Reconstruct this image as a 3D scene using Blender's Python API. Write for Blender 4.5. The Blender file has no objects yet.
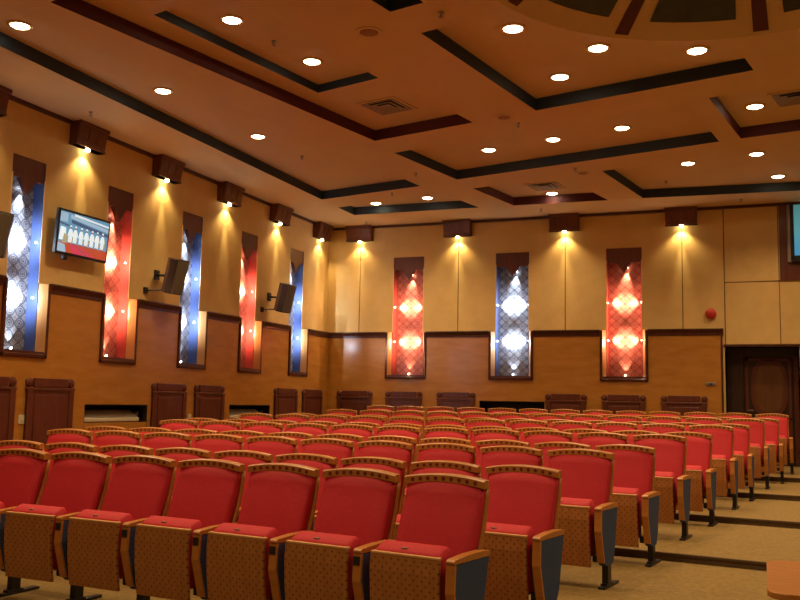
import bpy, bmesh, math, random
from mathutils import Vector, Matrix
from mathutils.geometry import tessellate_polygon
random.seed(4)
PI = math.pi
scene = bpy.context.scene
C = scene.collection
# ------------------------------------------------------------------ hall dimensions (metres)
A = 9.116        # left wall at x = -A
B = 18.549       # rear wall at y = B
ZC = 5.333       # ceiling
ZT = 2.943       # top of the wainscot
EYE = 1.436
STEP = 0.0662; FZ = 0.038    # low platforms, two seat rows on each
PITCH_S = .588; HW = .2635
# right rear corner of the aisle-end seat of each row: x, y, heading of the row there
ROWS = [(-1.456,5.053,-.1832),(-1.254,6.086,-.1677),(-1.090,7.304,-.1522),(-.898,8.452,-.1368),(-.724,9.697,-.1213),(-.539,10.918,-.1058),
        (-.341,12.141,-.0904),(-.170,13.345,-.0749),(.023,14.537,-.0594),(.235,15.733,-.0440),(.406,16.963,-.0285)]
def row_chain(i, k0, k1):
    """seat corners k0..k1 of row i, counted from the aisle end along its arc"""
    kap = PITCH_S/(25.117+1.2007*i); out = {0: ROWS[i]}
    for sgn in (1, -1):
        x, y, a = ROWS[i]
        for k in range(1, (k1 if sgn > 0 else -k0)+1):
            am = a+sgn*kap/2
            x -= sgn*PITCH_S*math.cos(am); y -= sgn*PITCH_S*math.sin(am); a += sgn*kap
            out[sgn*k] = (x, y, a)
    return [out[k] for k in range(k0, k1+1)]
def riser_line(i, off=.02):
    pts = [(x-math.sin(a)*off, y+math.cos(a)*off) for x, y, a in row_chain(i, -20, 20)]
    pts.sort(); out = []
    for n in range(41):
        X = -A-.35+(9.1+A+.35)*n/40
        for (xa, ya), (xb, yb) in zip(pts, pts[1:]):
            if xa <= X <= xb: out.append((X, ya+(yb-ya)*(X-xa)/(xb-xa))); break
        else: out.append((X, pts[0][1] if X < pts[0][0] else pts[-1][1]))
    return out
WP = 0.09        # wainscot stands this far in front of the upper wall
CD = 0.165        # coffer depth

# ------------------------------------------------------------------ materials
def newmat(name):
    m = bpy.data.materials.new(name); m.use_nodes = True
    nt = m.node_tree; b = nt.nodes['Principled BSDF']
    return m, nt, b
def N(nt, kind, **kw):
    n = nt.nodes.new(kind)
    for k, v in kw.items():
        if k in n.inputs: n.inputs[k].default_value = v
        else: setattr(n, k, v)
    return n
def coords(nt, scale=(1,1,1), rot=(0,0,0)):
    tc = nt.nodes.new('ShaderNodeTexCoord'); mp = nt.nodes.new('ShaderNodeMapping')
    mp.inputs['Scale'].default_value = scale; mp.inputs['Rotation'].default_value = rot
    nt.links.new(tc.outputs['Object'], mp.inputs['Vector'])
    return mp.outputs['Vector']
def ramp(nt, fac, stops):
    r = nt.nodes.new('ShaderNodeValToRGB')
    el = r.color_ramp.elements
    el[0].position, el[0].color = stops[0][0], (*stops[0][1], 1)
    el[1].position, el[1].color = stops[-1][0], (*stops[-1][1], 1)
    for p, c in stops[1:-1]:
        e = el.new(p); e.color = (*c, 1)
    nt.links.new(fac, r.inputs['Fac'])
    return r.outputs['Color']
def mottled(name, c1, c2, scale=(6,6,6), rough=.6, bump=0, detail=4, nscale=1.0, coat=0, spec=.5, rough_var=0):
    m, nt, b = newmat(name)
    v = coords(nt, scale)
    n = N(nt, 'ShaderNodeTexNoise', Scale=nscale, Detail=detail, Roughness=.6)
    nt.links.new(v, n.inputs['Vector'])
    nt.links.new(ramp(nt, n.outputs['Fac'], [(.3, c1), (.7, c2)]), b.inputs['Base Color'])
    b.inputs['Roughness'].default_value = rough
    b.inputs['Specular IOR Level'].default_value = spec
    b.inputs['Coat Weight'].default_value = coat
    b.inputs['Coat Roughness'].default_value = .15
    if bump:
        bp = N(nt, 'ShaderNodeBump', Strength=bump, Distance=.004)
        nt.links.new(n.outputs['Fac'], bp.inputs['Height']); nt.links.new(bp.outputs['Normal'], b.inputs['Normal'])
    return m
def plain(name, c, rough=.5, metal=0, spec=.5):
    m, nt, b = newmat(name)
    v = coords(nt, (14,14,14))
    n = N(nt, 'ShaderNodeTexNoise', Scale=2.0, Detail=2.0); nt.links.new(v, n.inputs['Vector'])
    nt.links.new(ramp(nt, n.outputs['Fac'], [(.2, tuple(x*.9 for x in c)), (.8, tuple(min(1, x*1.08) for x in c))]), b.inputs['Base Color'])
    b.inputs['Roughness'].default_value = rough; b.inputs['Metallic'].default_value = metal
    b.inputs['Specular IOR Level'].default_value = spec
    return m
def emit(name, c, s):
    m, nt, b = newmat(name)
    b.inputs['Base Color'].default_value = (*c, 1)
    b.inputs['Emission Color'].default_value = (*c, 1); b.inputs['Emission Strength'].default_value = s
    return m
def dotted(name, c1, c2, dot, period, radius, grain):
    """wood veneer drilled with a staggered grid of small holes (local x / z plane)"""
    m, nt, b = newmat(name)
    v = coords(nt, grain)
    n = N(nt, 'ShaderNodeTexNoise', Scale=1.0, Detail=5.0, Roughness=.6); nt.links.new(v, n.inputs['Vector'])
    wood = ramp(nt, n.outputs['Fac'], [(.3, c1), (.7, c2)])
    tc = nt.nodes.new('ShaderNodeTexCoord'); sp = nt.nodes.new('ShaderNodeSeparateXYZ')
    nt.links.new(tc.outputs['Object'], sp.inputs[0])
    cb = nt.nodes.new('ShaderNodeCombineXYZ')
    nt.links.new(sp.outputs['X'], cb.inputs['X']); nt.links.new(sp.outputs['Z'], cb.inputs['Y'])
    mp = nt.nodes.new('ShaderNodeMapping'); mp.inputs['Rotation'].default_value = (0, 0, PI/4)
    nt.links.new(cb.outputs[0], mp.inputs['Vector'])
    vo = N(nt, 'ShaderNodeTexVoronoi', Scale=1/period, Randomness=0.0, voronoi_dimensions='2D')
    nt.links.new(mp.outputs[0], vo.inputs['Vector'])
    r = nt.nodes.new('ShaderNodeMapRange')
    r.inputs['From Min'].default_value = radius/period*.8; r.inputs['From Max'].default_value = radius/period*1.15
    nt.links.new(vo.outputs['Distance'], r.inputs['Value'])
    mx = nt.nodes.new('ShaderNodeMix'); mx.data_type = 'RGBA'
    nt.links.new(r.outputs[0], mx.inputs['Factor']); mx.inputs['A'].default_value = (*dot, 1)
    nt.links.new(wood, mx.inputs['B']); nt.links.new(mx.outputs['Result'], b.inputs['Base Color'])
    b.inputs['Roughness'].default_value = .42
    return m
def damask(name, c1, c2, c3):
    """repeating woven medallions in the local x / z plane"""
    m, nt, b = newmat(name)
    tc = nt.nodes.new('ShaderNodeTexCoord'); sp = nt.nodes.new('ShaderNodeSeparateXYZ')
    nt.links.new(tc.outputs['Object'], sp.inputs[0])
    def M(op, a, bb=None):
        q = nt.nodes.new('ShaderNodeMath'); q.operation = op
        for i, s in enumerate((a, bb)):
            if s is None: continue
            if isinstance(s, (int, float)): q.inputs[i].default_value = s
            else: nt.links.new(s, q.inputs[i])
        return q.outputs[0]
    cx = M('COSINE', M('MULTIPLY', sp.outputs['X'], 2*PI/.18))
    cz = M('COSINE', M('MULTIPLY', sp.outputs['Z'], 2*PI/.17))
    prod = M('MULTIPLY', cx, cz); summ = M('ADD', cx, cz)
    ring = M('SINE', M('MULTIPLY', M('ADD', summ, M('MULTIPLY', prod, .6)), 4.2))
    n = N(nt, 'ShaderNodeTexNoise', Scale=34.0, Detail=3.0); nt.links.new(tc.outputs['Object'], n.inputs['Vector'])
    f = M('ADD', M('MULTIPLY', ring, .33), M('MULTIPLY', n.outputs['Fac'], .9))
    nt.links.new(ramp(nt, f, [(.2, c1), (.45, c2), (.8, c3)]), b.inputs['Base Color'])
    b.inputs['Roughness'].default_value = .38
    b.inputs['Sheen Weight'].default_value = .1
    return m

WALL = mottled('cream_wall_cloth', (.67,.46,.17), (.75,.53,.21), (3,3,3), .75, .15)
CEIL = mottled('warm_ceiling_paint', (.62,.465,.235), (.67,.505,.26), (1.2,1.2,1.2), .8)
WOOD = mottled('honey_wainscot_veneer', (.40,.170,.028), (.50,.235,.045), (2.2,2.2,9), .24, .06, 6, 1.0, spec=.5)
WOODL = mottled('pale_splay_wood', (.46,.22,.075), (.54,.28,.10), (5,5,1.5), .3)
DARK = mottled('dark_mahogany', (.055,.016,.010), (.105,.032,.019), (16,16,2.5), .30, .1, 5)
DARKP = mottled('dark_panel_mahogany', (.095,.024,.014), (.15,.042,.024), (14,14,1.6), .34, .1, 5)
SCON = mottled('sconce_rosewood', (.10,.030,.014), (.19,.058,.026), (22,22,2.0), .36, .15, 5)
GLOSS = mottled('polished_mahogany', (.060,.018,.012), (.11,.034,.021), (16,16,2.5), .14, .05, 5)
PELM = mottled('pelmet_walnut', (.10,.028,.018), (.17,.05,.032), (30,30,1.5), .42, .1, 5)
TEAL = plain('coffer_blue_paint', (.014,.030,.050), .6)
MAROON = plain('coffer_maroon_paint', (.085,.010,.014), .6)
RED = mottled('red_velour', (.46,.008,.020), (.55,.012,.026), (60,60,60), .72, .12)
RED.node_tree.nodes['Principled BSDF'].inputs['Sheen Weight'].default_value = .06
RED.node_tree.nodes['Principled BSDF'].inputs['Sheen Tint'].default_value = (1,.25,.25,1)
OAK = mottled('amber_beech', (.42,.165,.032), (.53,.22,.045), (5,30,30), .36, .05, 5)
OAKE = mottled('pale_beech_edge', (.60,.33,.12), (.66,.38,.15), (4,30,30), .4)
BOARD = dotted('perforated_seat_veneer', (.36,.145,.038), (.46,.19,.05), (.15,.05,.015), .0345, .0058, (30,30,5))
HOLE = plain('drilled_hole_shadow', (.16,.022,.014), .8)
NAVY = mottled('navy_side_cloth', (.028,.052,.13), (.046,.078,.18), (120,120,120), .85, .1)
BLACK = plain('black_enamel', (.012,.012,.014), .38)
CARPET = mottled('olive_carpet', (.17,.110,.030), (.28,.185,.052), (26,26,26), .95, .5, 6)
RISER = mottled('dark_brown_riser', (.085,.052,.022), (.13,.078,.033), (40,40,40), .95, .3, 6)  # risers and nosings are a darker brown than the treads
BLUEF = damask('silver_blue_damask', (.075,.080,.105), (.16,.165,.19), (.34,.335,.34))
REDF = damask('rose_damask', (.30,.060,.050), (.43,.115,.090), (.54,.22,.16))
BLUEJ = plain('blue_jamb_paint', (.045,.070,.19), .35)
REDJ = plain('red_jamb_paint', (.42,.055,.05), .4)
GOLDE = plain('gilt_edge', (.85,.62,.30), .35, .3)
SEAM = plain('wall_joint_shadow', (.16,.09,.02), .8)
CREAM = plain('cream_plastic', (.62,.55,.40), .45)
GREY = plain('grey_metal', (.30,.27,.24), .4, .5)
GRILLE = mottled('speaker_cloth', (.10,.085,.055), (.17,.145,.095), (150,150,150), .9, .3)
SPK = plain('speaker_cabinet', (.035,.022,.014), .5)
ALARM = plain('alarm_red', (.50,.03,.02), .4)
DOORD = mottled('door_dark_oak', (.030,.014,.009), (.055,.026,.016), (12,12,2), .38, .1, 5)
DOORP = mottled('door_panel_oak', (.105,.042,.014), (.16,.066,.023), (12,12,2), .35, .1, 5)
GREEN = mottled('dome_green_glass', (.006,.008,.005), (.028,.030,.014), (5,5,5), .3, 0, 5)
LAMPW = emit('downlight_lens', (1.0,.80,.48), 22)
LAMPS = emit('sconce_bulb', (1.0,.78,.40), 40)
LAMPB = emit('cool_niche_bulb', (.80,.88,1.0), 30)
LAMPR = emit('warm_niche_bulb', (1.0,.60,.36), 30)
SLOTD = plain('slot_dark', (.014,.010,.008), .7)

# ------------------------------------------------------------------ mesh helpers
class MB:
    def __init__(s): s.bm = bmesh.new(); s.mats = []
    def mi(s, m):
        if m not in s.mats: s.mats.append(m)
        return s.mats.index(m)
    def face(s, pts, m, smooth=False):
        f = s.bm.faces.new([s.bm.verts.new(p) for p in pts]); f.material_index = s.mi(m); f.smooth = smooth
        return f
    def box(s, x0, x1, y0, y1, z0, z1, m, bev=0, seg=2):
        vs = [s.bm.verts.new((x, y, z)) for z in (z0, z1) for y in (y0, y1) for x in (x0, x1)]
        idx = [(0,2,3,1),(4,5,7,6),(0,1,5,4),(1,3,7,5),(3,2,6,7),(2,0,4,6)]
        fs = [s.bm.faces.new([vs[i] for i in q]) for q in idx]
        k = s.mi(m)
        for f in fs: f.material_index = k
        if bev:
            es = list({e for f in fs for e in f.edges})
            r = bmesh.ops.bevel(s.bm, geom=es, offset=bev, segments=seg, affect='EDGES', profile=.5)
            for f in r['faces']: f.material_index = k
        return s
    def prism(s, poly, lo, hi, axis, m, bev=0, smooth=False):
        """poly in the two axes other than `axis` (in order), extruded lo..hi"""
        def P(p, t):
            if axis == 'x': return (t, p[0], p[1])
            if axis == 'y': return (p[0], t, p[1])
            return (p[0], p[1], t)
        a = [s.bm.verts.new(P(p, lo)) for p in poly]; b = [s.bm.verts.new(P(p, hi)) for p in poly]
        fs = [s.bm.faces.new(a), s.bm.faces.new(b[::-1])]
        n = len(poly)
        for i in range(n):
            f = s.bm.faces.new([a[i], b[i], b[(i+1) % n], a[(i+1) % n]]); f.smooth = smooth; fs.append(f)
        k = s.mi(m)
        for f in fs: f.material_index = k
        if bev:
            es = list({e for f in fs for e in f.edges})
            r = bmesh.ops.bevel(s.bm, geom=es, offset=bev, segments=2, affect='EDGES', profile=.5)
            for f in r['faces']: f.material_index = k
        return s
    def tube(s, p, q, r, m, n=12, r2=None):
        p, q = Vector(p), Vector(q); d = (q-p).normalized()
        u = d.orthogonal().normalized(); w = d.cross(u); r2 = r if r2 is None else r2
        a = [s.bm.verts.new(p+(u*math.cos(t)+w*math.sin(t))*r) for t in [2*PI*i/n for i in range(n)]]
        b = [s.bm.verts.new(q+(u*math.cos(t)+w*math.sin(t))*r2) for t in [2*PI*i/n for i in range(n)]]
        k = s.mi(m)
        for i in range(n):
            f = s.bm.faces.new([a[i], a[(i+1) % n], b[(i+1) % n], b[i]]); f.material_index = k; f.smooth = True
        for f in (s.bm.faces.new(a[::-1]), s.bm.faces.new(b)): f.material_index = k
        return s
    def lathe(s, c, prof, m, n=24, axis='z'):
        rings = []
        for r, h in prof:
            ring = []
            for i in range(n):
                t = 2*PI*i/n; x, y = max(r, 1e-4)*math.cos(t), max(r, 1e-4)*math.sin(t)
                p = (x, y, h) if axis == 'z' else (x, h, y)
                ring.append(s.bm.verts.new((c[0]+p[0], c[1]+p[1], c[2]+p[2])))
            rings.append(ring)
        k = s.mi(m)
        for a, b in zip(rings, rings[1:]):
            for i in range(n):
                f = s.bm.faces.new([a[i], a[(i+1) % n], b[(i+1) % n], b[i]]); f.material_index = k; f.smooth = True
        for f in (s.bm.faces.new(rings[0]), s.bm.faces.new(rings[-1])): f.material_index = k
        return s
    def slab(s, front, back, m):
        """closed solid between two equal grids of points"""
        nr, nc = len(front), len(front[0]); k = s.mi(m)
        F = [[s.bm.verts.new(p) for p in r] for r in front]; K = [[s.bm.verts.new(p) for p in r] for r in back]
        def q(*v):
            f = s.bm.faces.new(v); f.material_index = k; f.smooth = True
        for i in range(nr-1):
            for j in range(nc-1):
                q(F[i][j], F[i][j+1], F[i+1][j+1], F[i+1][j]); q(K[i][j], K[i+1][j], K[i+1][j+1], K[i][j+1])
        for j in range(nc-1):
            q(F[0][j], K[0][j], K[0][j+1], F[0][j+1]); q(F[-1][j], F[-1][j+1], K[-1][j+1], K[-1][j])
        for i in range(nr-1):
            q(F[i][0], F[i+1][0], K[i+1][0], K[i][0]); q(F[i][-1], K[i][-1], K[i+1][-1], F[i+1][-1])
        return s
    def build(s, name, parent=None, loc=(0,0,0), rotz=0, normals=True):
        if normals: bmesh.ops.recalc_face_normals(s.bm, faces=s.bm.faces)
        me = bpy.data.meshes.new(name); s.bm.to_mesh(me); s.bm.free()
        for m in s.mats: me.materials.append(m)
        o = bpy.data.objects.new(name, me); C.objects.link(o)
        o.location = loc; o.rotation_euler = (0, 0, rotz)
        if parent is not None: o.parent = parent
        return o
def tag(o, label, cat, group=None):
    o['label'] = label; o['category'] = cat
    if group: o['group'] = group
    return o
def thing(name, label, cat, loc=(0,0,0), rotz=0, group=None):
    o = bpy.data.objects.new(name, None); C.objects.link(o)
    o.location = loc; o.rotation_euler = (0, 0, rotz); o.empty_display_size = .1
    return tag(o, label, cat, group)
def struct(o):
    o['kind'] = 'structure'; return o
def lamp(name, kind, loc, col, energy, target=None, size=90, blend=1.0, radius=.03, parent=None):
    l = bpy.data.lights.new(name, kind); l.color = col; l.energy = energy
    if kind == 'SPOT': l.spot_size = math.radians(size); l.spot_blend = blend; l.shadow_soft_size = radius
    elif kind == 'POINT': l.shadow_soft_size = radius
    elif kind == 'AREA': l.size = radius
    o = bpy.data.objects.new(name, l); C.objects.link(o); o.location = loc
    if target is not None:
        o.rotation_euler = (Vector(target)-Vector(loc)).to_track_quat('-Z', 'Y').to_euler()
    if parent is not None: o.parent = parent
    return o
def onwall(side, u, z=0, w=0):
    """point on a wall: (location, rotation) so that local x runs right along it and local y into it"""
    return ((-A+w, u, z), PI/2) if side == 'L' else ((u, B-w, z), 0)

# ------------------------------------------------------------------ camera
F_PX, YAW, PITCH, ROLL = 914.37, .37758, .11062, .0196
fwd = Vector((-math.sin(YAW)*math.cos(PITCH), math.cos(YAW)*math.cos(PITCH), math.sin(PITCH)))
rt = Vector((math.cos(YAW), math.sin(YAW), 0)); up = rt.cross(fwd)
r2 = rt*math.cos(ROLL)+up*math.sin(ROLL); u2 = -rt*math.sin(ROLL)+up*math.cos(ROLL)
cd = bpy.data.cameras.new('camera'); cam = bpy.data.objects.new('camera', cd); C.objects.link(cam)
M3 = Matrix((r2, u2, -fwd)).transposed().to_4x4(); M3.translation = (0, 0, EYE)
cam.matrix_world = M3
cd.sensor_width = 36; cd.lens = F_PX/800*36; cd.clip_end = 200; cd.clip_start = .05
scene.camera = cam
def at_plane(px, py, z):
    d = fwd*1 + r2*((px-400)/F_PX) - u2*((py-300)/F_PX)
    t = (z-EYE)/d.z
    return d.x*t, d.y*t

# ------------------------------------------------------------------ floor
XR = 9.1; YF = -4.0
XS = [-A-.35+(XR+A+.35)*n/40 for n in range(41)]
lines = [[(x, YF) for x in XS]]+[riser_line(i) for i in (1,3,5,7,9)]+[[(x, B+.6) for x in XS]]
b = MB()
for i in range(6):
    z = FZ+STEP*i; lo, hi = lines[i], lines[i+1]
    for n in range(40):
        b.face([(*lo[n],z),(*lo[n+1],z),(*hi[n+1],z),(*hi[n],z)], CARPET)
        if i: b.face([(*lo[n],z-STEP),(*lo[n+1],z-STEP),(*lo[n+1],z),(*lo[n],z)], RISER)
floor = struct(b.build('floor', normals=False))
b = MB()
for i in range(1, 6):
    z = FZ+STEP*i
    for (xa, ya), (xb, yb) in zip(lines[i], lines[i][1:]):
        P = lambda x, y: [(x,y-.010,z-.016),(x,y-.010,z+.003),(x,y+.030,z+.003),(x,y+.030,z-.016)]
        p, q = P(xa, ya), P(xb, yb)
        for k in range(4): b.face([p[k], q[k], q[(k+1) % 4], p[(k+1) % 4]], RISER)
bmesh.ops.remove_doubles(b.bm, verts=b.bm.verts, dist=.0005)
b.build('stair_nosing', floor, normals=False)

# ------------------------------------------------------------------ walls (cells around the openings)
def wall_cells(mb, u0, u1, z0, z1, y0, y1, holes, mat):
    us = sorted({u0, u1, *[h[0] for h in holes], *[h[1] for h in holes]}); zs = sorted({z0, z1, *[h[2] for h in holes], *[h[3] for h in holes]})
    us = [u for u in us if u0 <= u <= u1]; zs = [z for z in zs if z0 <= z <= z1]
    for a, c in zip(us, us[1:]):
        run = None
        for d, e in zip(zs, zs[1:]):
            hole = any(h[0] <= (a+c)/2 <= h[1] and h[2] <= (d+e)/2 <= h[3] for h in holes)
            if hole:
                if run: mb.box(a, c, y0, y1, run[0], run[1], mat); run = None
            else: run = (run[0], e) if run else (d, e)
        if run: mb.box(a, c, y0, y1, run[0], run[1], mat)
NZ0, NZ1 = 2.01, 4.60
L_NICHE = [(9.36,.30,'blue'),(11.26,.30,'red'),(13.18,.30,'blue'),(15.08,.30,'red'),(17.02,.30,'blue')]
R_NICHE = [(-7.165,.36,'red'),(-4.83,.36,'blue'),(-2.535,.355,'red')]
L_SLOT = [(10.60,12.05,.86,1.31),(14.44,15.92,.86,1.32)]
R_SLOT = [(-5.50,-4.12,.95,1.49)]
TH = .34
ALC = (-.63, .64, .39, 2.60)
# left wall: local x = world y, local y = -(world x) - A
lh = [(c-h, c+h, NZ0, NZ1) for c, h, _ in L_NICHE]
b = MB(); wall_cells(b, YF, B+.02, 0, ZC+.3, 0, TH, lh+L_SLOT, WALL)
wall_left = struct(b.build('wall_left', None, (-A,0,0), PI/2))
b = MB(); wall_cells(b, YF, B-WP, 0, ZT-.085, -WP, -.002, [(c-h-.058, c+h+.058, NZ0-.034, 9) for c, h, _ in L_NICHE]+L_SLOT, WOOD)
b.build('wainscot', wall_left)
# rear wall: local = world with y shifted by B
rh = [(c-h, c+h, NZ0, NZ1) for c, h, _ in R_NICHE]
b = MB(); wall_cells(b, -A, XR, 0, ZC+.3, 0, TH, rh+R_SLOT+[(ALC[0],ALC[1],0,ALC[3])], WALL)
wall_rear = struct(b.build('wall_rear', None, (0,B,0), 0))
b = MB()
wall_cells(b, -A+WP, -.705, 0, ZT-.085, -WP, -.002, [(c-h-.058, c+h+.058, NZ0-.034, 9) for c, h, _ in R_NICHE]+R_SLOT, WOOD)
b.box(ALC[1]+.06, XR, -.03, -.002, 0, 2.55, WOOD)
b.build('wainscot', wall_rear)
b = MB()
for x in (-8.327,-6.02,-3.715,-1.41): b.box(x-.009, x+.009, -.003, .004, ZT, ZC-.06, SEAM)
for x0, x1, z0, z1 in ((-.645,-.625,2.62,ZC-.06),(.335,.35,2.62,3.84),(.335,.35,3.84,ZC-.06),(-.625,.36,3.83,3.85)):
    b.box(x0, x1, -.003, .004, z0, z1, SEAM)
b.build('wall_joint', wall_rear)
# right wall and stage-side end beyond the picture
b = MB(); b.box(XR, XR+.2, YF, B+.3, 0, ZC+.3, WALL); b.box(XR-.05, XR, YF, B, 0, ZT-.06, WOOD); b.box(XR-.09, XR, YF, B, ZT-.06, ZT, DARK)
struct(b.build('wall_right'))
# cornice and dado mouldings
b = MB(); b.box(YF, B-.05, -.045, -.001, ZC-.055, ZC-.002, DARK); struct(b.build('trim_1', None, (-A,0,0), PI/2))
b = MB(); b.box(-A+.05, XR, -.045, -.001, ZC-.055, ZC-.002, DARK); struct(b.build('trim_2', None, (0,B,0), 0))
def dado(spans):
    b = MB()
    prof = [(-.002,ZT-.13),(-WP-.010,ZT-.13),(-WP-.016,ZT-.085),(-WP-.020,ZT-.08),(-WP-.034,ZT-.05),(-WP-.05,ZT-.022),(-WP-.05,ZT),(-.002,ZT)]
    for u0, u1 in spans: b.prism(prof, u0, u1, 'x', DARK)
    return b
def gaps(lo, hi, nich):
    out = []; u = lo
    for c, h, _ in nich: out.append((u, c-h-.112)); u = c+h+.112
    out.append((u, hi)); return out
struct(dado(gaps(YF, B-WP, L_NICHE)).build('trim_3', None, (-A,0,0), PI/2))
b = dado(gaps(-A+WP, -.67, R_NICHE)); b.box(-.72, -.685, -WP-.015, .0, .39, ZT-.085, DARK)
struct(b.build('trim_4', None, (0,B,0), 0))

# ------------------------------------------------------------------ lit niches
WARM = (1.0,.68,.36)
def niche(side, c, h, kind, label):
    loc, rz = onwall(side, c)
    t = thing('wall_niche', label, 'niche', loc, rz, 'lit fabric niches along the walls')
    D = .18
    J, Fb, Lm = (BLUEJ, BLUEF, LAMPB) if kind == 'blue' else (REDJ, REDF, LAMPR)
    b = MB(); b.box(-h-.01, h+.01, D, D+.03, NZ0-.01, NZ1+.01, Fb); b.build('fabric_panel', t)
    for sx in (-1, 1):
        b = MB(); x0, x1 = sorted((sx*h, sx*(h-.012))); b.box(x0, x1, .0, D, NZ0, NZ1, J)
        b.box(*sorted((sx*(h-.013), sx*(h+.004))), -.006, .0, ZT, NZ1-.25, GOLDE)
        jb = b.build('jamb', t)
        if kind == 'blue': jb['label'] = 'blue painted jamb'
    b = MB(); b.box(-h, h, .0, D, NZ0-.006, NZ0+.006, DARK); b.build('sill', t)
    # pelmet: flat board with a pointed lower edge
    b = MB()
    b.prism([(-h+.012,NZ1),(-h+.012,4.31),(-.145,4.31),(0,4.09),(.145,4.31),(h-.012,4.31),(h-.012,NZ1)], .010, .075, 'y', PELM)
    b.build('pelmet', t)
    # moulded surround on the wainscot, open at the top
    b = MB()
    for sx in (-1, 1):
        b.box(*sorted((sx*(h+.115), sx*(h+.058))), -WP-.032, -.002, NZ0-.09, ZT-.012, GLOSS, .014, 3)
    b.box(-h-.115, h+.115, -WP-.032, -.002, NZ0-.09, NZ0-.035, GLOSS, .014, 3)
    b.build('surround', t)
    b = MB()
    for sx in (-1, 1): b.prism([(sx*(h+.060),-WP-.026),(sx*(h+.060),-.001),(sx*h,-.001),(sx*(h+.004),-.02),(sx*(h+.024),-.06)], NZ0-.02, ZT-.01, 'z', WOODL)
    b.box(-h-.06, h+.06, -WP-.02, .0, NZ0-.034, NZ0-.004, DARK)
    r = b.build('splay', t); r['label'] = 'pale wood splay'
    # lamps: one behind the pelmet point, one on the sill, two pairs on the jambs
    col = (.74,.85,1.0) if kind == 'blue' else (1.0,.60,.36)
    K = 1.0 if kind == 'blue' else .9
    def bulb(p, r, tgt, en, size, blend=1):
        m = MB(); m.lathe(p, [(r*.3,-r),(r,-r*.5),(r,r*.5),(r*.3,r)], Lm, 10); m.build('bulb', t)
        lamp('niche_spot', 'SPOT', Vector(p)+(Vector(tgt)-Vector(p)).normalized()*(r*1.6), col, en*K, tgt, size, blend, .012, t)
    bulb((.055,.12,4.215), .018, (.0,.178,3.78), 95, 58)
    bulb((0,.12,NZ0+.03), .014, (0,.178,3.0), 26, 74)
    for z in (3.50, 2.74):
        for sx in (-1, 1):
            bulb((sx*(h-.026),.075,z), .012, (sx*-.10,.178,z), 80, 100)
    return t
LN = ['blue and silver damask niche at the far left edge, left of the television',
      'red damask niche immediately right of the television on the left wall',
      'blue niche partly hidden by the middle hanging loudspeaker on the left wall',
      'red damask niche between the two fully visible hanging loudspeakers',
      'narrow looking blue niche behind the loudspeaker nearest the rear corner']
RN = ['red damask niche on the rear wall nearest the left corner',
      'blue and silver damask niche in the middle of the rear wall',
      'red damask niche on the rear wall nearest the dark door']
for (c, h, k), l in zip(L_NICHE, LN): niche('L', c, h, k, l)
for (c, h, k), l in zip(R_NICHE, RN): niche('R', c, h, k, l)

# ------------------------------------------------------------------ sconces under the ceiling
def sconce(side, u, label):
    loc, rz = onwall(side, u, 4.99)
    t = thing('wall_sconce', label, 'wall light', loc, rz, 'tapered timber downlight boxes at the ceiling line')
    b = MB(); w, H = .30, ZC-4.99-.002
    pr = [(-.002,.0),(-.135,.0),(-.140,.07),(-.180,H-.06),(-.186,H),(-.002,H)]
    b.prism(pr, -w, w, 'x', SCON)
    b.build('timber_box', t)
    b = MB()
    for x0, x1 in ((-.285,-.11),(-.09,.09),(.11,.285)):
        b.prism([(-.138,.085),(-.151,.085),(-.188,H-.075),(-.176,H-.075)], x0, x1, 'x', SCON, .004)
    b.prism([(-.180,H-.055),(-.206,H-.045),(-.206,H),(-.180,H)], -w-.012, w+.012, 'x', SCON)
    b.box(-w-.008, w+.008, -.146, -.003, .0, .028, SCON)
    b.build('fluted_front', t)
    b = MB(); b.lathe((0,-.075,-.012), [(.012,-.028),(.034,-.020),(.040,.0),(.030,.012)], LAMPS, 14)
    b.build('bulb', t)
    p = (0,-.085,-.05)
    lamp('sconce_beam', 'SPOT', p, (1.0,.74,.34), 85, (0,-.045,-2), 27, 1.0, .02, t)
    lamp('sconce_wash', 'SPOT', p, (1.0,.70,.31), 34, (0,-.10,-2), 118, .7, .02, t)
LS = ['tapered timber wall light box nearest the camera, above the television', 'timber wall light box second from the front on the left wall',
      'timber wall light box in the middle of the left wall', 'timber wall light box second from the rear corner, left wall',
      'small looking timber wall light box on the left wall beside the rear corner']
RS = ['timber wall light box on the rear wall beside the left corner', 'timber wall light box between left red and blue niches of the rear wall',
      'timber wall light box between blue and right red niches of the rear wall', 'timber wall light box on the rear wall right of the last red niche']
for i, l in enumerate(LS): sconce('L', 10.367+1.912*i, l)
for i, l in enumerate(RS): sconce('R', -8.327+2.305*i, l)
sconce('L', 10.367-1.912, 'timber wall light box cut off by the left edge of the photo')

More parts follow.
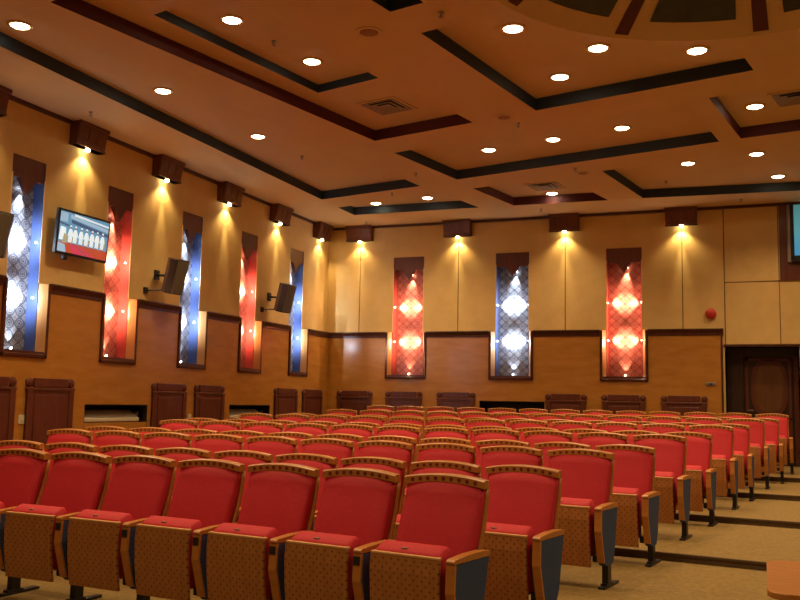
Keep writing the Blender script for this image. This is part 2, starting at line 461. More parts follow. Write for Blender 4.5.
# ------------------------------------------------------------------ dark pilaster panels with rosettes
def pilaster(side, u0, u1, label, zb):
    c = (u0+u1)/2; w = (u1-u0)/2
    loc, rz = onwall(side, c, zb, WP)
    t = thing('wall_panel', label, 'wall panel', loc, rz, 'dark carved panels along the wainscot')
    top = 1.655-zb
    b = MB(); b.box(-w+.02, w-.02, -.030, -.002, .0, top-.14, DARKP, .006)
    b.box(-w+.15, w-.15, -.042, -.028, .12, top-.22, DARKP, .010); b.build('board', t)
    for sx in (-1, 1):
        b = MB(); b.box(*sorted((sx*(w-.02), sx*(w-.11))), -.048, -.004, .0, top-.16, DARKP, .008); b.build('stile', t)
    b = MB(); b.box(-w+.135, w-.135, -.045, -.004, top-.12, top, DARKP, .008)
    b.box(-w+.0, w-.0, -.05, -.004, top-.165, top-.125, DARKP, .010); b.build('header', t)
    for sx in (-1, 1):
        b = MB(); p = (sx*(w-.06), -.004, top-.062)
        b.lathe(p, [(.060,.0),(.060,-.022),(.045,-.034),(.030,-.026),(.016,-.040),(.004,-.042)], DARKP, 20, 'y'); b.build('rosette', t)
for (u0, u1), l in zip(((8.46,9.31),(9.48,10.39),(12.16,13.10),(13.34,14.28),(16.10,17.07),(17.29,18.23)),
    ('dark wood panel cut off by the left edge of the photo', 'largest looking dark wood panel, left of the first vent recess',
     'dark wood panel just right of the first vent recess', 'dark wood panel just left of the second vent recess',
     'dark wood panel just right of the second vent recess', 'dark wood panel on the left wall beside the rear corner')):
    pilaster('L', u0-.05, u1-.05, l, .02)
for (u0, u1), l in zip(((-8.78,-7.92),(-7.62,-6.76),(-6.44,-5.58),(-4.11,-3.26),(-2.98,-2.11),(-1.84,-.97)),
    ('dark wood panel on the rear wall nearest the left corner', 'dark wood panel directly below the left red niche of the rear wall',
     'dark wood panel just left of the long dark slot in the rear wall', 'dark wood panel just right of the long dark slot in the rear wall',
     'dark wood panel directly below the right red niche of the rear wall', 'dark wood panel on the rear wall nearest the dark door')):
    pilaster('R', u0, u1, l, .40)

# ------------------------------------------------------------------ vent recesses with air units
def slot(side, u0, u1, z0, z1, label, unit):
    loc, rz = onwall(side, (u0+u1)/2, z0)
    t = thing('wall_vent', label, 'vent', loc, rz)
    w = (u1-u0)/2; h = z1-z0; D = .30
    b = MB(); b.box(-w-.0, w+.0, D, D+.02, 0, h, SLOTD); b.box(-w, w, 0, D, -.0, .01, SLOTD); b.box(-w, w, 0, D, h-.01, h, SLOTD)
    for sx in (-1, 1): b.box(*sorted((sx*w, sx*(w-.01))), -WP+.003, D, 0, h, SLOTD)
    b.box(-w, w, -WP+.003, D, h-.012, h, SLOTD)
    b.build('recess', t)
    if unit:
        b = MB(); q = w-.06
        b.prism([(.02,h-.265),(-.03,h-.255),(-.03,h-.205),(.0,h-.195),(.16,h-.085),(.28,h-.085),(.28,h-.265)], -q, q-.06, 'x', CREAM, .008)
        b.build('air_unit', t)
        MB().box(-w+.004, w-.004, -WP+.006, -.03, .012, h-.268, WOOD, .004).build('fascia', t)
        b = MB(); b.box(q-.05, q-.02, .02, .08, h-.17, h-.11, GREY, .006); b.build('thermostat', t)
slot('L', *L_SLOT[0], 'wide recessed vent with cream unit, nearer the camera on left wall', True)
slot('L', *L_SLOT[1], 'smaller looking recessed vent with cream unit towards the rear corner', True)
slot('R', *R_SLOT[0], 'long dark slot low in the rear wall above the last seat row', False)

# ------------------------------------------------------------------ small wall fittings
def socket(u, z, label):
    loc, rz = onwall('L', u, z, WP)
    t = thing('wall_socket', label, 'socket', loc, rz)
    b = MB(); b.box(-.05, .05, -.012, -.001, -.06, .06, CREAM, .004); b.build('plate', t)
    b = MB(); b.box(-.022, .022, -.018, -.012, -.025, .025, CREAM, .003); b.build('rocker', t)
socket(9.40, 1.11, 'cream socket between the two leftmost dark panels')
socket(13.19, 1.10, 'small cream socket between the two middle dark panels of the left wall')
loc, rz = onwall('R', -.89, 3.235)
t = thing('alarm_bell', 'round red alarm bell on the cream wall left of the dark door', 'alarm', loc, rz)
b = MB(); b.lathe((0,0,0), [(.055,-.002),(.055,-.025),(.062,-.03)], BLACK, 20, 'y'); b.build('backbox', t)
b = MB(); b.lathe((0,0,0), [(.105,-.03),(.105,-.045),(.085,-.075),(.04,-.09),(.008,-.093)], ALARM, 24, 'y'); b.build('gong', t)
loc, rz = onwall('R', -.91, 1.885, WP)
t = thing('switch_plate', 'small horizontal metal switch plate on the wainscot left of the dark door', 'switch', loc, rz)
b = MB(); b.box(-.095, .095, -.02, -.001, -.03, .03, GREY, .006); b.build('plate', t)
b = MB(); b.box(-.03, .03, -.03, -.02, -.012, .012, BLACK, .003); b.build('rocker', t)

# ------------------------------------------------------------------ television
loc, rz = onwall('L', 10.285, 3.69)
t = thing('television', 'flat television tilted on the left wall showing people in white robes', 'television', loc, rz)
TW, THH = .535, .315
pan = bpy.data.objects.new('case', None)
b = MB()
b.box(-TW, TW, -.035, .018, -THH, THH, BLACK, .010); b.box(-TW*.6, TW*.6, .015, .06, -THH*.6, THH*.6, BLACK, .01)
case = b.build('case', t, (0,-.14,0)); case.rotation_euler = (math.radians(4), 0, 0)
SK = emit('screen_sky', (.10,.26,.42), .8); SW = emit('screen_white', (.62,.78,.85), .85); SB = emit('screen_banner', (.26,.42,.58), .75)
SD = emit('screen_dark', (.05,.10,.22), .6); SR = emit('screen_carpet', (.42,.07,.03), .7); SP = emit('screen_pink', (.50,.04,.10), .7)
SG = emit('screen_olive', (.35,.33,.20), .7); SN = emit('screen_brown', (.30,.10,.07), .6)
b = MB(); sw, sh = TW-.035, THH-.035
def sc(poly, m, k): b.face([(x*sw, -.0362-.0004*k, z*sh) for x, z in poly], m)
sc([(-1,-1),(1,-1),(1,1),(-1,1)], SK, 0)
sc([(-1,-1),(1,-1),(1,-.52),(-1,-.52)], SR, 1)
sc([(-.62,-.52),(-.25,-.52),(.55,-1),(-.35,-1)], SP, 2); sc([(-.42,-.52),(-.36,-.52),(.25,-1),(.10,-1)], SN, 3)
sc([(-1,-1),(-.66,-1),(-.72,-.62),(-1,-.56)], SB, 2)
sc([(-.55,.50),(1,.22),(1,.38),(-.55,.68)], SD, 1); sc([(-.6,.72),(1,.46),(1,.62),(-.6,.92)], SB, 1); sc([(-.45,.88),(1,.72),(1,.80),(-.45,.97)], SW, 2)
sc([(-1,.36),(-.62,.30),(-.62,.38),(-1,.46)], SD, 2); sc([(-1,.5),(-.7,.5),(-.7,.95),(-1,.95)], SB, 2)
def person_(x, k, s=1.0):
    body = [(-.070,-.46),(.070,-.46),(.062,-.10),(.098,-.16),(.104,-.10),(.060,.17),(.02,.22),(-.02,.22),(-.060,.17),(-.104,-.10),(-.098,-.16),(-.062,-.10)]
    sc([(x+p*s, q-.02) for p, q in body], SW, k)
    sc([(x+.034*s*math.cos(a), .285+.075*math.sin(a)) for a in [2*PI*i/10 for i in range(10)]], SN, k)
    sc([(x-.040*s,.30),(x+.040*s,.30),(x+.030*s,.38),(x-.030*s,.38)], SW, k+1)
    sc([(x-.012,-.48),(x+.006,-.48),(x+.003,.05),(x-.004,.05)], SB, k+1)
    sc([(x-.06*s,-.62),(x-.01*s,-.62),(x-.01*s,-.44),(x-.06*s,-.44)], SN, k); sc([(x+.01*s,-.62),(x+.06*s,-.62),(x+.06*s,-.44),(x+.01*s,-.44)], SN, k)
for i, x in enumerate((-.55,-.36,-.12,.10,.33,.55,.78)):
    person_(x, 3+i % 2, 1.0)
    sc([(x+.07,-.40),(x+.125,-.40),(x+.11,.10),(x+.08,.10)], SG, 3)
sc([(-.98,-.42),(-.70,-.42),(-.74,.20),(-.95,.24)], SW, 2); sc([(-.85,-.55),(-.66,-.55),(-.66,-.15),(-.80,-.05)], SG, 3)
b.build('screen', case, normals=False)
b = MB(); b.box(-.05, .05, -.10, -.003, -.20, .20, BLACK); b.box(-.20, .20, -.02, -.003, -.24, .24, BLACK); b.build('wall_bracket', t)
b = MB(); b.box(-.36, -.27, -.15, -.10, -.385, -.315, BLACK, .01); b.build('sensor_box', t)

# ------------------------------------------------------------------ hanging loudspeakers
def speaker(y, z, label):
    t = thing('hanging_loudspeaker', label, 'loudspeaker', (-A, y, z), 0, 'loudspeakers bracketed off the left wall')
    yaw = math.radians(-14); tilt = math.radians(15)
    R = Matrix.Rotation(yaw, 4, 'Z') @ Matrix.Rotation(tilt, 4, 'Y')     # local +x = grille direction
    b = MB(); w, h, d = .125, .28, .27
    b.prism([(d*.5,-w),(d*.5,w),(d*.18,w+.075),(-d*.5,w*.75),(-d*.5,-w*.75),(d*.18,-w-.075)], -h, h, 'z', SPK, .008)
    cab = b.build('cabinet', t, (.36,0,0)); cab.rotation_euler = R.to_euler()
    b = MB(); b.box(d*.5-.002, d*.5+.014, -w+.012, w-.012, -h+.015, h-.015, GRILLE, .006); b.build('grille', cab)
    b = MB(); b.tube((.02,-.26,-.25), (.30,-.10,-.235), .012, BLACK); b.box(.0, .03, -.31, -.22, -.30, -.20, BLACK, .006); b.build('stay_rod', t)
    b = MB(); b.tube((.02,0,.03), (.34,0,.0), .02, BLACK); b.box(0, .03, -.06, .06, -.05, .11, BLACK, .006); b.build('wall_bracket', t)
speaker(8.46, 3.40, 'dark loudspeaker cut off by the left edge of the photo')
speaker(12.22, 3.37, 'hanging loudspeaker in front of the middle blue niche of the left wall')
speaker(15.88, 3.43, 'hanging loudspeaker in front of the last blue niche near the rear corner')

# ------------------------------------------------------------------ door alcove and booth window
b = MB(); x0, x1, z0, z1 = ALC; D = .42
b.box(x0-.01, x1+.01, D, D+.05, 0, z1+.02, DOORD); b.box(x0-.02, x0, .0, D, 0, z1, DOORD); b.box(x1, x1+.02, 0, D, 0, z1, WOOD); b.box(x0, x1, 0, D, z1, z1+.02, DOORD)
b.box(x0, x1, D-.06, D, 2.43, z1, DOORD); b.box(x0+.0, -.335, D-.05, D, .39, 2.43, DOORD); b.box(-.56, -.40, D-.065, D-.045, .55, 2.30, DOORD, .008)
b.box(.56, x1, D-.05, D, .39, 2.43, DARKP)
b.box(x0-.04, x1+.04, -.02, 0, z1, z1+.045, DARK)
struct(b.build('trim_5', None, (0,B,0), 0))
d = struct(MB().box(-.325, .545, D-.04, D-.002, .40, 2.42, DOORD, .006).build('door_1', None, (0,B,0), 0))
b = MB(); cx, cz = .125, 1.83
for ax, az, m, y0, k in ((.33,.55,DARKP,D-.055,0),(.265,.46,DOORP,D-.062,1)):
    n = 40; sgn = lambda v: (1 if v >= 0 else -1)
    poly = [(cx+ax*sgn(math.cos(t))*abs(math.cos(t))**.75, cz+az*sgn(math.sin(t))*abs(math.sin(t))**.75) for t in [2*PI*i/n for i in range(n)]]
    b.prism(poly, y0, D-.03, 'y', m, .006)
b.build('oval_panel', d)
b = MB()
for q in ((-.30,.52,2.34,2.40),(-.30,.52,1.22,1.27),(-.30,-.245,.5,2.40),(.47,.52,.5,2.40),(-.18,.42,.52,1.12)): b.box(q[0], q[1], D-.055, D-.035, q[2], q[3], DARKP, .006)
b.build('moulding', d)
b = MB(); b.tube((-.27,D-.04,1.40),(-.27,D-.09,1.40),.012,GREY); b.tube((-.27,D-.09,1.40),(-.16,D-.09,1.40),.010,GREY); b.build('door_handle', d)
w1 = struct(MB().box(.36, 2.6, -.03, -.002, 3.845, ZC-.057, DARKP).build('window_1', None, (0,B,0), 0))
b = MB()
b.box(.50,.585,-.085,-.03,4.18,ZC-.057,GREY,.01); b.box(.555,.62,-.11,-.03,4.22,ZC-.057,BLACK,.008); b.box(.58,2.1,-.11,-.03,4.18,4.30,BLACK,.008); b.box(2.05,2.12,-.11,-.03,4.22,ZC-.057,BLACK,.008)
b.build('window_frame', w1)
gm, nt, bs = newmat('lit_booth_glass')
v = coords(nt, (1,1,1)); sx = nt.nodes.new('ShaderNodeSeparateXYZ'); nt.links.new(v, sx.inputs[0])
mr = nt.nodes.new('ShaderNodeMapRange'); mr.inputs['From Min'].default_value = 4.3; mr.inputs['From Max'].default_value = 5.3; nt.links.new(sx.outputs['Z'], mr.inputs['Value'])
col = ramp(nt, mr.outputs[0], [(0,(.05,.28,.50)),(.45,(.10,.34,.38)),(1,(.06,.22,.20))])
nt.links.new(col, bs.inputs['Emission Color']); bs.inputs['Emission Strength'].default_value = .75; bs.inputs['Roughness'].default_value = .1
bs.inputs['Base Color'].default_value = (.05,.1,.1,1)
b = MB(); b.box(.61,2.06,-.06,-.035,4.29,ZC-.058,gm); b.build('glass', w1)

# ------------------------------------------------------------------ ceiling with painted coffers
DC = Vector((-.05, 7.58)); RO = 3.0; RI = 2.37
def arc(a0, a1, n=14, r=RO): return [(DC.x+r*math.cos(math.radians(a0+(a1-a0)*i/n)), DC.y+r*math.sin(math.radians(a0+(a1-a0)*i/n))) for i in range(n+1)]
def ang(x, y): return math.degrees(math.atan2(y-DC.y, x-DC.x)) % 360
COF = [
 ('long blue', [(-7.90,3.0),(-7.93,15.74),(-5.70,15.25),(-7.66,3.0)], TEAL),
 ('maroon', [(-6.53,6.83),(-5.35,12.33),(-3.68,11.91),(-4.90,6.45)], MAROON),
 ('blue by dome', [(-3.78,6.4),(-3.40,8.15)]+arc(ang(-3.02,8.06),ang(-2.85,6.45),6), TEAL),
 ('blue right', [(-3.29,8.75),(-2.73,11.67),(-.01,11.0)]+arc(ang(-.10,10.58),ang(-2.86,8.64),16), TEAL),
 ('blue mid', [(-5.32,13.04),(-4.91,14.98),(-.51,13.91),(-.82,11.93)], TEAL),
 ('maroon rear', [(-4.84,15.71),(-4.49,17.33),(-2.66,17.36),(-3.12,15.30)], MAROON),
 ('blue rear right', [(-2.41,15.13),(-2.01,17.38),(3.2,17.7),(3.0,13.9)], TEAL),
 ('blue rear left', [(-7.94,16.51),(-7.94,17.29),(-5.20,17.31),(-5.50,15.98)], TEAL),
 ('maroon right', [(-.55,11.85),(-.21,13.84),(2.6,13.28),(2.3,11.30)], MAROON),
]
def plate(mb, outer, holes, z, m):
    polys = [outer]+holes
    tri = tessellate_polygon([[Vector((x, y, 0)) for x, y in p] for p in polys])
    flat = [p for q in polys for p in q]
    vs = [mb.bm.verts.new((x, y, z)) for x, y in flat]; k = mb.mi(m)
    for t in tri:
        try: f = mb.bm.faces.new([vs[i] for i in t])
        except ValueError: continue
        if f.calc_area() < 1e-9: mb.bm.faces.remove(f); continue
        f.material_index = k
        f.normal_update()
        if f.normal.z > 0: f.normal_flip()
b = MB()
plate(b, [(-A-.3,YF),(XR+.1,YF),(XR+.1,B+.3),(-A-.3,B+.3)], [c[1] for c in COF]+[arc(0,360-7.5,47,RI)], ZC, CEIL)
ceiling = struct(b.build('ceiling', normals=False))
CH = [(-5.97,7.74),(-5.41,10.54),(-4.43,10.28),(-4.99,7.49)]
def coffer(poly, m, z0, z1, holes=()):
    b = MB(); n = len(poly)
    plate(b, poly, list(holes), z1, CEIL)
    b.build('coffer_top', ceiling, normals=False)
    b = MB()
    for i in range(n):
        p, q = poly[i], poly[(i+1) % n]
        b.face([(p[0],p[1],z0),(q[0],q[1],z0),(q[0],q[1],z1),(p[0],p[1],z1)], m)
    return b.build('coffer_edge', ceiling, normals=False)
for nm, poly, m in COF:
    coffer(poly, m, ZC, ZC+CD, [CH] if nm == 'maroon' else ())
coffer(CH, TEAL, ZC+CD, ZC+CD+.11)
# shallow faceted dome
b = MB(); SEGS = 10; A0 = 87.0; rise = .5
def dome(r, a): 
    return (DC.x+r*math.cos(math.radians(a)), DC.y+r*math.sin(math.radians(a)), ZC+(RI-r)*rise)
rr = [RI, 1.0]
for i in range(48):
    a0, a1 = i*7.5, (i+1)*7.5
    b.face([dome(RI,a0), dome(RI,a1), dome(1.0,a1), dome(1.0,a0)], CEIL)
b.face([dome(1.0, i*7.5) for i in range(48)], CEIL)
dm = b.build('dome', ceiling)
def dpt(r, a, off): 
    x, y, z = dome(r, a); return (x, y, z-off)
for i in range(SEGS):
    a = A0+36*i
    b = MB(); da0, da1 = 1.9, 2.6
    b.face([dpt(2.31,a-da0,.012), dpt(2.31,a+da0,.012), dpt(1.2,a+da1,.012), dpt(1.2,a-da1,.012)], MAROON)
    b.build('dome_rib', ceiling, normals=False)
    b = MB(); c = a+18
    q = [(2.13,-11.8),(2.13,-6),(2.13,0),(2.13,6),(2.13,11.8),(1.25,10.5),(1.25,0),(1.25,-10.5)]
    b.face([dpt(r,c+d,.016) for r, d in q], GREEN)
    b.build('dome_glass', ceiling, normals=False)

# ------------------------------------------------------------------ downlights, grilles, speakers and sprinklers in the ceiling
def ztop(x, y, z=None): return z if z else ZC
DLE = 150; FRONT = 178
DL = [((20,25),'C','downlight in the top left corner of the photo'),((163,90.5),'C','downlight in the long left coffer, middle of three'),
 ((258,136),'C','downlight in the long left coffer, farthest from the camera'),((232,19.5),'D','downlight in the left blue inner coffer, nearer the camera'),
 ((312,61),'D','downlight in the left blue inner coffer, beside the square vent'),((513,28),'0','downlight on the dome ring, leftmost of three'),
 ((560,76.5),'C','downlight inside the blue coffer beside the dome ring'),((598,47.5),'0','downlight on the dome ring, middle of three'),
 ((697,50),'0','downlight on the dome ring, rightmost of three'),((755,106),'C','downlight in the maroon coffer at the right edge'),
 ((489,149.5),'C','downlight in the wide blue coffer, leftmost of three'),((553,139),'C','downlight in the wide blue coffer, middle of three'),
 ((622,127.5),'C','downlight in the wide blue coffer, rightmost of three'),((688,163),'C','downlight in the right rear blue coffer, leftmost of three'),
 ((756.5,153.5),'C','downlight in the right rear blue coffer, topmost in the photo'),((778,176),'C','downlight in the right rear blue coffer, rightmost of three'),
 ((376,203),'C','downlight in the small rear left coffer, left of two'),((427.5,197.5),'C','downlight in the small rear left coffer, right of two'),
 ((552,193),'C','downlight at the edge of the small maroon rear coffer')]

def downlight(x, y, z, label, energy):
    t = thing('ceiling_downlight', 'glowing round '+label, 'downlight', (x, y, z), 0, 'round recessed ceiling downlights')
    b = MB(); b.lathe((0,0,0), [(.105,-.001),(.135,-.003),(.135,-.010),(.105,-.016),(.100,-.010)], GOLDE, 28); b.build('trim_ring', t)
    b = MB(); b.lathe((0,0,0), [(.100,-.012),(.080,-.022),(.04,-.030),(.005,-.032)], LAMPW, 24); b.build('lens', t)
    lamp('downlight_beam', 'SPOT', (0,0,-.06), WARM, energy, (0,0,-3), 125, .8, .09, t)
for (px, py), lv, lab in DL:
    z = {'0': ZC, 'C': ZC+CD, 'D': ZC+CD+.11}[lv]
    x, y = at_plane(px, py, z)
    downlight(x, y, z, lab, DLE)
def grille(px, z, size, rz, label):
    x, y = at_plane(*px, z)
    t = thing('ceiling_vent', label, 'vent', (x, y, z), rz, 'square ceiling air diffusers')
    b = MB(); s = size/2
    for k, (r0, r1, h0, h1) in enumerate(((s, s*.86, -.012, -.012), (s*.84, s*.60, -.02, .0), (s*.58, s*.34, -.02, .0), (s*.32, .0, -.02, -.0))):
        P = lambda r, h: [(-r,-r,h),(r,-r,h),(r,r,h),(-r,r,h)]
        a, c = P(r0, h0), P(max(r1,.004), h1-.002)
        for i in range(4): b.face([a[i], a[(i+1) % 4], c[(i+1) % 4], c[i]], GREY if k else CEIL)
    b.face([(-s*.85,-s*.85,-.001),(s*.85,-s*.85,-.001),(s*.85,s*.85,-.001),(-s*.85,s*.85,-.001)], SLOTD)
    b.build('louvres', t, normals=False)
    b = MB()
    for i in range(4):
        a = i*PI/2; c_, s_ = math.cos(a), math.sin(a)
        pts = [(-s,-s),(s,-s),(s*.87,-s*.87),(-s*.87,-s*.87)]
        q = [(x*c_-y*s_, x*s_+y*c_) for x, y in pts]
        b.prism(q, -.016, -.001, 'z', CEIL)
    b.build('frame', t)
grille((387,106), ZC+CD, .62, math.radians(-13), 'square pyramid air vent inside the left maroon coffer')
grille((545,186), ZC+CD, .62, math.radians(-6), 'square air vent in the small maroon rear coffer')
grille((797,97), ZC+CD, .62, math.radians(-12), 'square air vent cut off by the right edge of the photo')
def disc(px, z, r, label):
    x, y = at_plane(*px, z)
    t = thing('ceiling_speaker', label, 'speaker', (x, y, z), 0, 'flush round ceiling speakers')
    b = MB(); b.lathe((0,0,0), [(r,-.001),(r,-.008),(r*.88,-.012),(r*.86,-.008)], CEIL, 28); b.build('rim', t)
    b = MB(); b.lathe((0,0,0), [(r*.86,-.004),(r*.5,-.012),(.005,-.014)], mottled('perforated_disc', (.26,.14,.07), (.34,.19,.10), (90,90,90), .8), 24); b.build('mesh_cover', t)
disc((369,32), ZC, .15, 'round flush ceiling speaker left of the dome at the top')
disc((504,117), ZC, .13, 'round flush ceiling speaker below the blue coffer beside the dome')
disc((583,173), ZC, .13, 'round flush ceiling speaker between the maroon and right rear coffers')
def sprinkler(px, z, label):
    x, y = at_plane(*px, z)
    t = thing('ceiling_sprinkler', label, 'sprinkler', (x, y, z), 0, 'small ceiling fire sprinklers')
    b = MB(); b.lathe((0,0,0), [(.032,.002),(.030,-.010),(.012,-.014),(.012,-.035),(.008,-.05)], GREY, 14); b.build('stem', t)
    b = MB(); b.lathe((0,0,0), [(.008,-.05),(.028,-.054),(.026,-.058),(.004,-.060)], GREY, 12); b.build('deflector', t)
for px, z, l in [((441,12),ZC,'sprinkler above the blue coffer beside the dome ring'),((518,123),ZC,'sprinkler beside the middle round ceiling speaker'),
 ((274,41),ZC+CD+.11,'sprinkler between the two lights of the left inner coffer'),((302,156),ZC+CD,'sprinkler in the long left coffer near its far end'),
 ((541,209),ZC,'sprinkler near the rear wall below the maroon coffer'),((392,193),ZC,'sprinkler in front of the small rear left coffer'),
 ((416,173),ZC,'sprinkler left of the wide blue coffer'),((91,112),ZC,'sprinkler above the nearest timber wall light'),
 ((366,222),ZC,'sprinkler above the rear wall light beside the corner'),((575,168),ZC,'sprinkler beside the rear round ceiling speaker'),
 ((666,181),ZC+CD,'sprinkler inside the right rear blue coffer'),((741,199),ZC,'sprinkler above the cream wall left of the booth window')]:
    sprinkler(px, z, 'small metal '+l)
x, y = at_plane(201, 82, ZC)
t = thing('smoke_detector', 'small brown smoke detector beside the left maroon coffer', 'smoke detector', (x, y, ZC+CD))
x, y = at_plane(201, 82, ZC+CD); t.location = (x, y, ZC+CD)
MB().lathe((0,0,0), [(.06,-.001),(.06,-.02),(.045,-.04),(.01,-.045)], mottled('detector_brown', (.26,.11,.05), (.32,.14,.07)), 18).build('housing', t)

# ------------------------------------------------------------------ auditorium seats
AX = .2935
def archz(x): return .025*(1-(x/HW)**2)
def chair_parts(t):
    # backrest cushion
    prof = [(.915,-.022,.012),(.86,-.042,.006),(.79,-.074,-.006),(.70,-.114,-.030),(.60,-.152,-.068),(.50,-.186,-.100),(.40,-.206,-.122),(.33,-.190,-.132)]
    xs = [-1,-.93,-.75,-.5,-.25,0,.25,.5,.75,.93,1]
    fr, bk = [], []
    for j, (z, y, ys) in enumerate(prof):
        f, k = [], []
        for u in xs:
            x = u*(HW-.010-.012*(j/7))
            zz = z+(archz(x) if j == 0 else archz(x)*max(0, 1-j*.3))
            f.append((x, y-.012*(1-u*u)+(.012 if abs(u) == 1 else 0), zz)); k.append((x, ys+.002, zz))
        fr.append(f); bk.append(k)
    MB().slab(fr, bk, RED).build('backrest', t)
    # wooden shell behind the cushion
    fr, bk = [], []
    for j, (z, y, ys) in enumerate(prof):
        f, k = [], []
        for u in xs:
            x = u*HW; zz = z+archz(x)*(1 if j == 0 else max(0, 1-j*.3))-(.03 if j == 7 else 0)
            f.append((x, ys, zz)); k.append((x, ys+.022, zz))
        fr.append(f); bk.append(k)
    MB().slab(fr, bk, OAK).build('back_shell', t)
    # head rail with nine drilled holes
    b = MB(); q2 = [u/8 for u in range(-8, 9)]
    for k0, k1 in zip(q2, q2[1:]):
        A0_, A1_ = archz(k0*HW), archz(k1*HW)
        for (ya, za), (yb, zb) in zip(((-.032,.918),(-.032,.956),(-.022,.964),(.028,.964),(.034,.918)), ((-.032,.956),(-.022,.964),(.028,.964),(.034,.918),(-.032,.918))):
            b.face([(k0*HW,ya,za+A0_),(k1*HW,ya,za+A1_),(k1*HW,yb,zb+A1_),(k0*HW,yb,zb+A0_)], OAK)
    for k0 in (-1, 1): b.face([(k0*HW,ya,za) for ya, za in ((-.032,.918),(-.032,.956),(-.022,.964),(.028,.964),(.034,.918))], OAK)
    bmesh.ops.remove_doubles(b.bm, verts=b.bm.verts, dist=.0005)
    for i in range(9):
        x = (i-4)*.0515; z = .937+archz(x)
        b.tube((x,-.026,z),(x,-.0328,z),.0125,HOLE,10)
    b.build('head_rail', t)
    # tipped-up seat: cushion, perforated underside, number plate
    xs2 = [-1,-.9,-.5,0,.5,.9,1]; fr, bk = [], []; SX = .010; SW = .214
    for z, y0, y1 in ((.636,-.365,-.335),(.606,-.430,-.315),(.592,-.442,-.305),(.50,-.438,-.300),(.36,-.425,-.285),(.24,-.405,-.30)):
        fr.append([(SX+u*(SW-.008), y0, z-(.012 if abs(u) == 1 else 0)) for u in xs2])
        bk.append([(SX+u*(SW-.008), y1, z-(.012 if abs(u) == 1 else 0)) for u in xs2])
    seat = MB().slab(fr, bk, RED).build('seat', t)
    b = MB()
    b.prism([(-.462,.580),(-.470,.50),(-.460,.34),(-.432,.155),(-.414,.155),(-.440,.34),(-.450,.50),(-.440,.580)], SX-SW, SX+SW, 'x', BOARD)
    b.build('seat_board', seat)
    MB().box(SX-SW, SX+SW, -.465, -.430, .579, .593, OAKE, .004).build('seat_lip', seat)
    b = MB(); b.prism([(.022*math.cos(a)-.02, .010*math.sin(a)-.412) for a in [2*PI*i/14 for i in range(14)]], .600, .618, 'z', GREY); b.build('number_plate', seat)
def arm_parts(t, ax, hole):
    pre = []
    b = MB(); w = .0265
    b.prism([(-.470,.568),(-.474,.582),(-.460,.594),(-.30,.602),(-.14,.602),(-.065,.596),(-.060,.578),(-.066,.566)], ax-w, ax+w, 'x', OAK, .004)
    b.build('armrest', t)
    b = MB(); w = .0262
    b.prism([(-.467,.567),(-.475,.42),(-.405,.19),(-.389,.19),(-.459,.42),(-.451,.567)], ax-w, ax+w, 'x', OAK)
    if hole: b.box(ax-.022, ax+.018, -.474, -.455, .505, .552, SLOTD)
    b.build('arm_facing', t)
    b = MB()
    b.prism([(-.450,.566),(-.458,.42),(-.388,.19),(-.36,.165),(-.20,.165),(-.155,.24),(-.075,.566)], ax-w+.001, ax+w-.001, 'x', NAVY)
    b.build('side_panel', t)
    b = MB(); b.box(ax-.024, ax+.024, -.31, -.23, .012, .20, BLACK, .004); b.build('post', t)
    b = MB(); b.box(ax-.0265, ax+.0265, -.40, -.05, 0, .020, BLACK, .006)
    b.box(ax-.026, ax+.026, -.34, -.20, .016, .034, BLACK, .004); b.build('foot', t)
    b = MB(); b.box(ax-.068, ax-.030, -.40, -.32, .19, .245, BLACK, .008); b.build('hinge', t)
def proto(name, left, hole):
    t = thing(name, 'x', 'seat')
    chair_parts(t); arm_parts(t, AX, hole)
    if left: arm_parts(t, -AX, True)
    return t
PROTO = {}
def copy_tree(o, parent=None):
    c = o.copy(); C.objects.link(c)
    if parent is not None: c.parent = parent
    for ch in list(o.children):
        copy_tree(ch, c)
    return c
ORD = ['end','second','third','fourth','fifth','sixth','seventh','eighth','ninth','tenth','eleventh','twelfth','thirteenth']
ROWN = ['front','second','third','fourth','fifth','sixth','seventh','eighth','ninth','tenth','rearmost']
NS = [8,9,10,11,11,12,12,12,12,12,13]
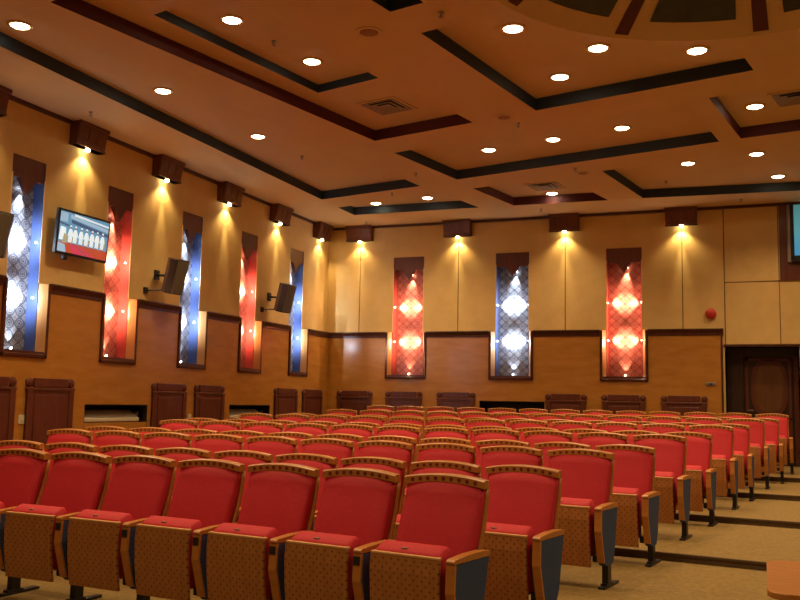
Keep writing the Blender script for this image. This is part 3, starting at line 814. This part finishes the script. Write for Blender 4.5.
for i in range(11):
    chain = row_chain(i, 0, NS[i])
    for k in range(NS[i]):
        left, hole = (k == NS[i]-1), (k != 0)
        cx_, cy_, ca = chain[k]; loc = (cx_-HW*math.cos(ca), cy_-HW*math.sin(ca), FZ+STEP*(i//2))
        key = (left, hole)
        if key not in PROTO:
            PROTO[key] = proto('auditorium_seat', left, hole); o = PROTO[key]
        else: o = copy_tree(PROTO[key])
        o.location = loc; o.rotation_euler = (0, 0, ca)
        r = ROWN[i]+' row' + (' from the front' if 0 < i < 10 else '')
        if k == 0: lab = 'red tip-up seat at the right aisle end of the '+r
        elif left: lab = 'red tip-up seat at the far left end of the '+r
        else: lab = 'red tip-up seat, %s from the right aisle end, in the %s' % (ORD[k], r)
        tag(o, lab, 'seat', 'red tip-up seats in rows')
# the corner of a small table across the aisle
t = thing('side_table', 'rounded wooden table corner at the bottom right edge of the photo', 'table', (.50, 5.05, FZ))
b = MB(); rx = [(sx*.40+cx*.10, sy*.40+cy*.10) for sx, sy, a0 in ((1,1,0),(-1,1,90),(-1,-1,180),(1,-1,270)) for cx, cy in [(math.cos(math.radians(a0+15*k)), math.sin(math.radians(a0+15*k))) for k in range(7)]]
b.prism(rx, .545, .575, 'z', OAK, .006); b.build('table_top', t)
b = MB(); b.tube((.05,0,.02),(.05,0,.546),.035,BLACK,16); b.build('pedestal', t)
b = MB(); b.lathe((.05,0,0), [(.24,.0),(.24,.012),(.05,.03),(.04,.05)], BLACK, 24); b.build('foot', t)

# ------------------------------------------------------------------ lamps without fixtures, added overhead to brighten the seats, light from the stage side and exposure
for x, y in ((-7.2,6.0),(-4.6,5.4),(-2.6,6.0),(-4.0,2.0),(-1.6,2.2),(.9,2.6),(2.3,5.6),(2.6,8.6),(3.4,12.0),(3.2,15.4),(5.8,4.0),(6.0,8.5),(6.2,13.5)):
    lamp('added_overhead_lamp', 'SPOT', (x, y, ZC-.05), WARM, FRONT*(.65 if y < 3 else 1.25), (x, y, 0), 130, .8, .09)
w = bpy.data.worlds.new('world'); scene.world = w; w.use_nodes = True
bg = w.node_tree.nodes['Background']; bg.inputs['Color'].default_value = (1.0,.62,.30,1); bg.inputs['Strength'].default_value = .10
vs = scene.view_settings
scene.display_settings.display_device = 'sRGB'
vs.view_transform = 'Standard'; vs.look = 'None'; vs.gamma = 1; vs.use_curve_mapping = False; vs.exposure = 0.12
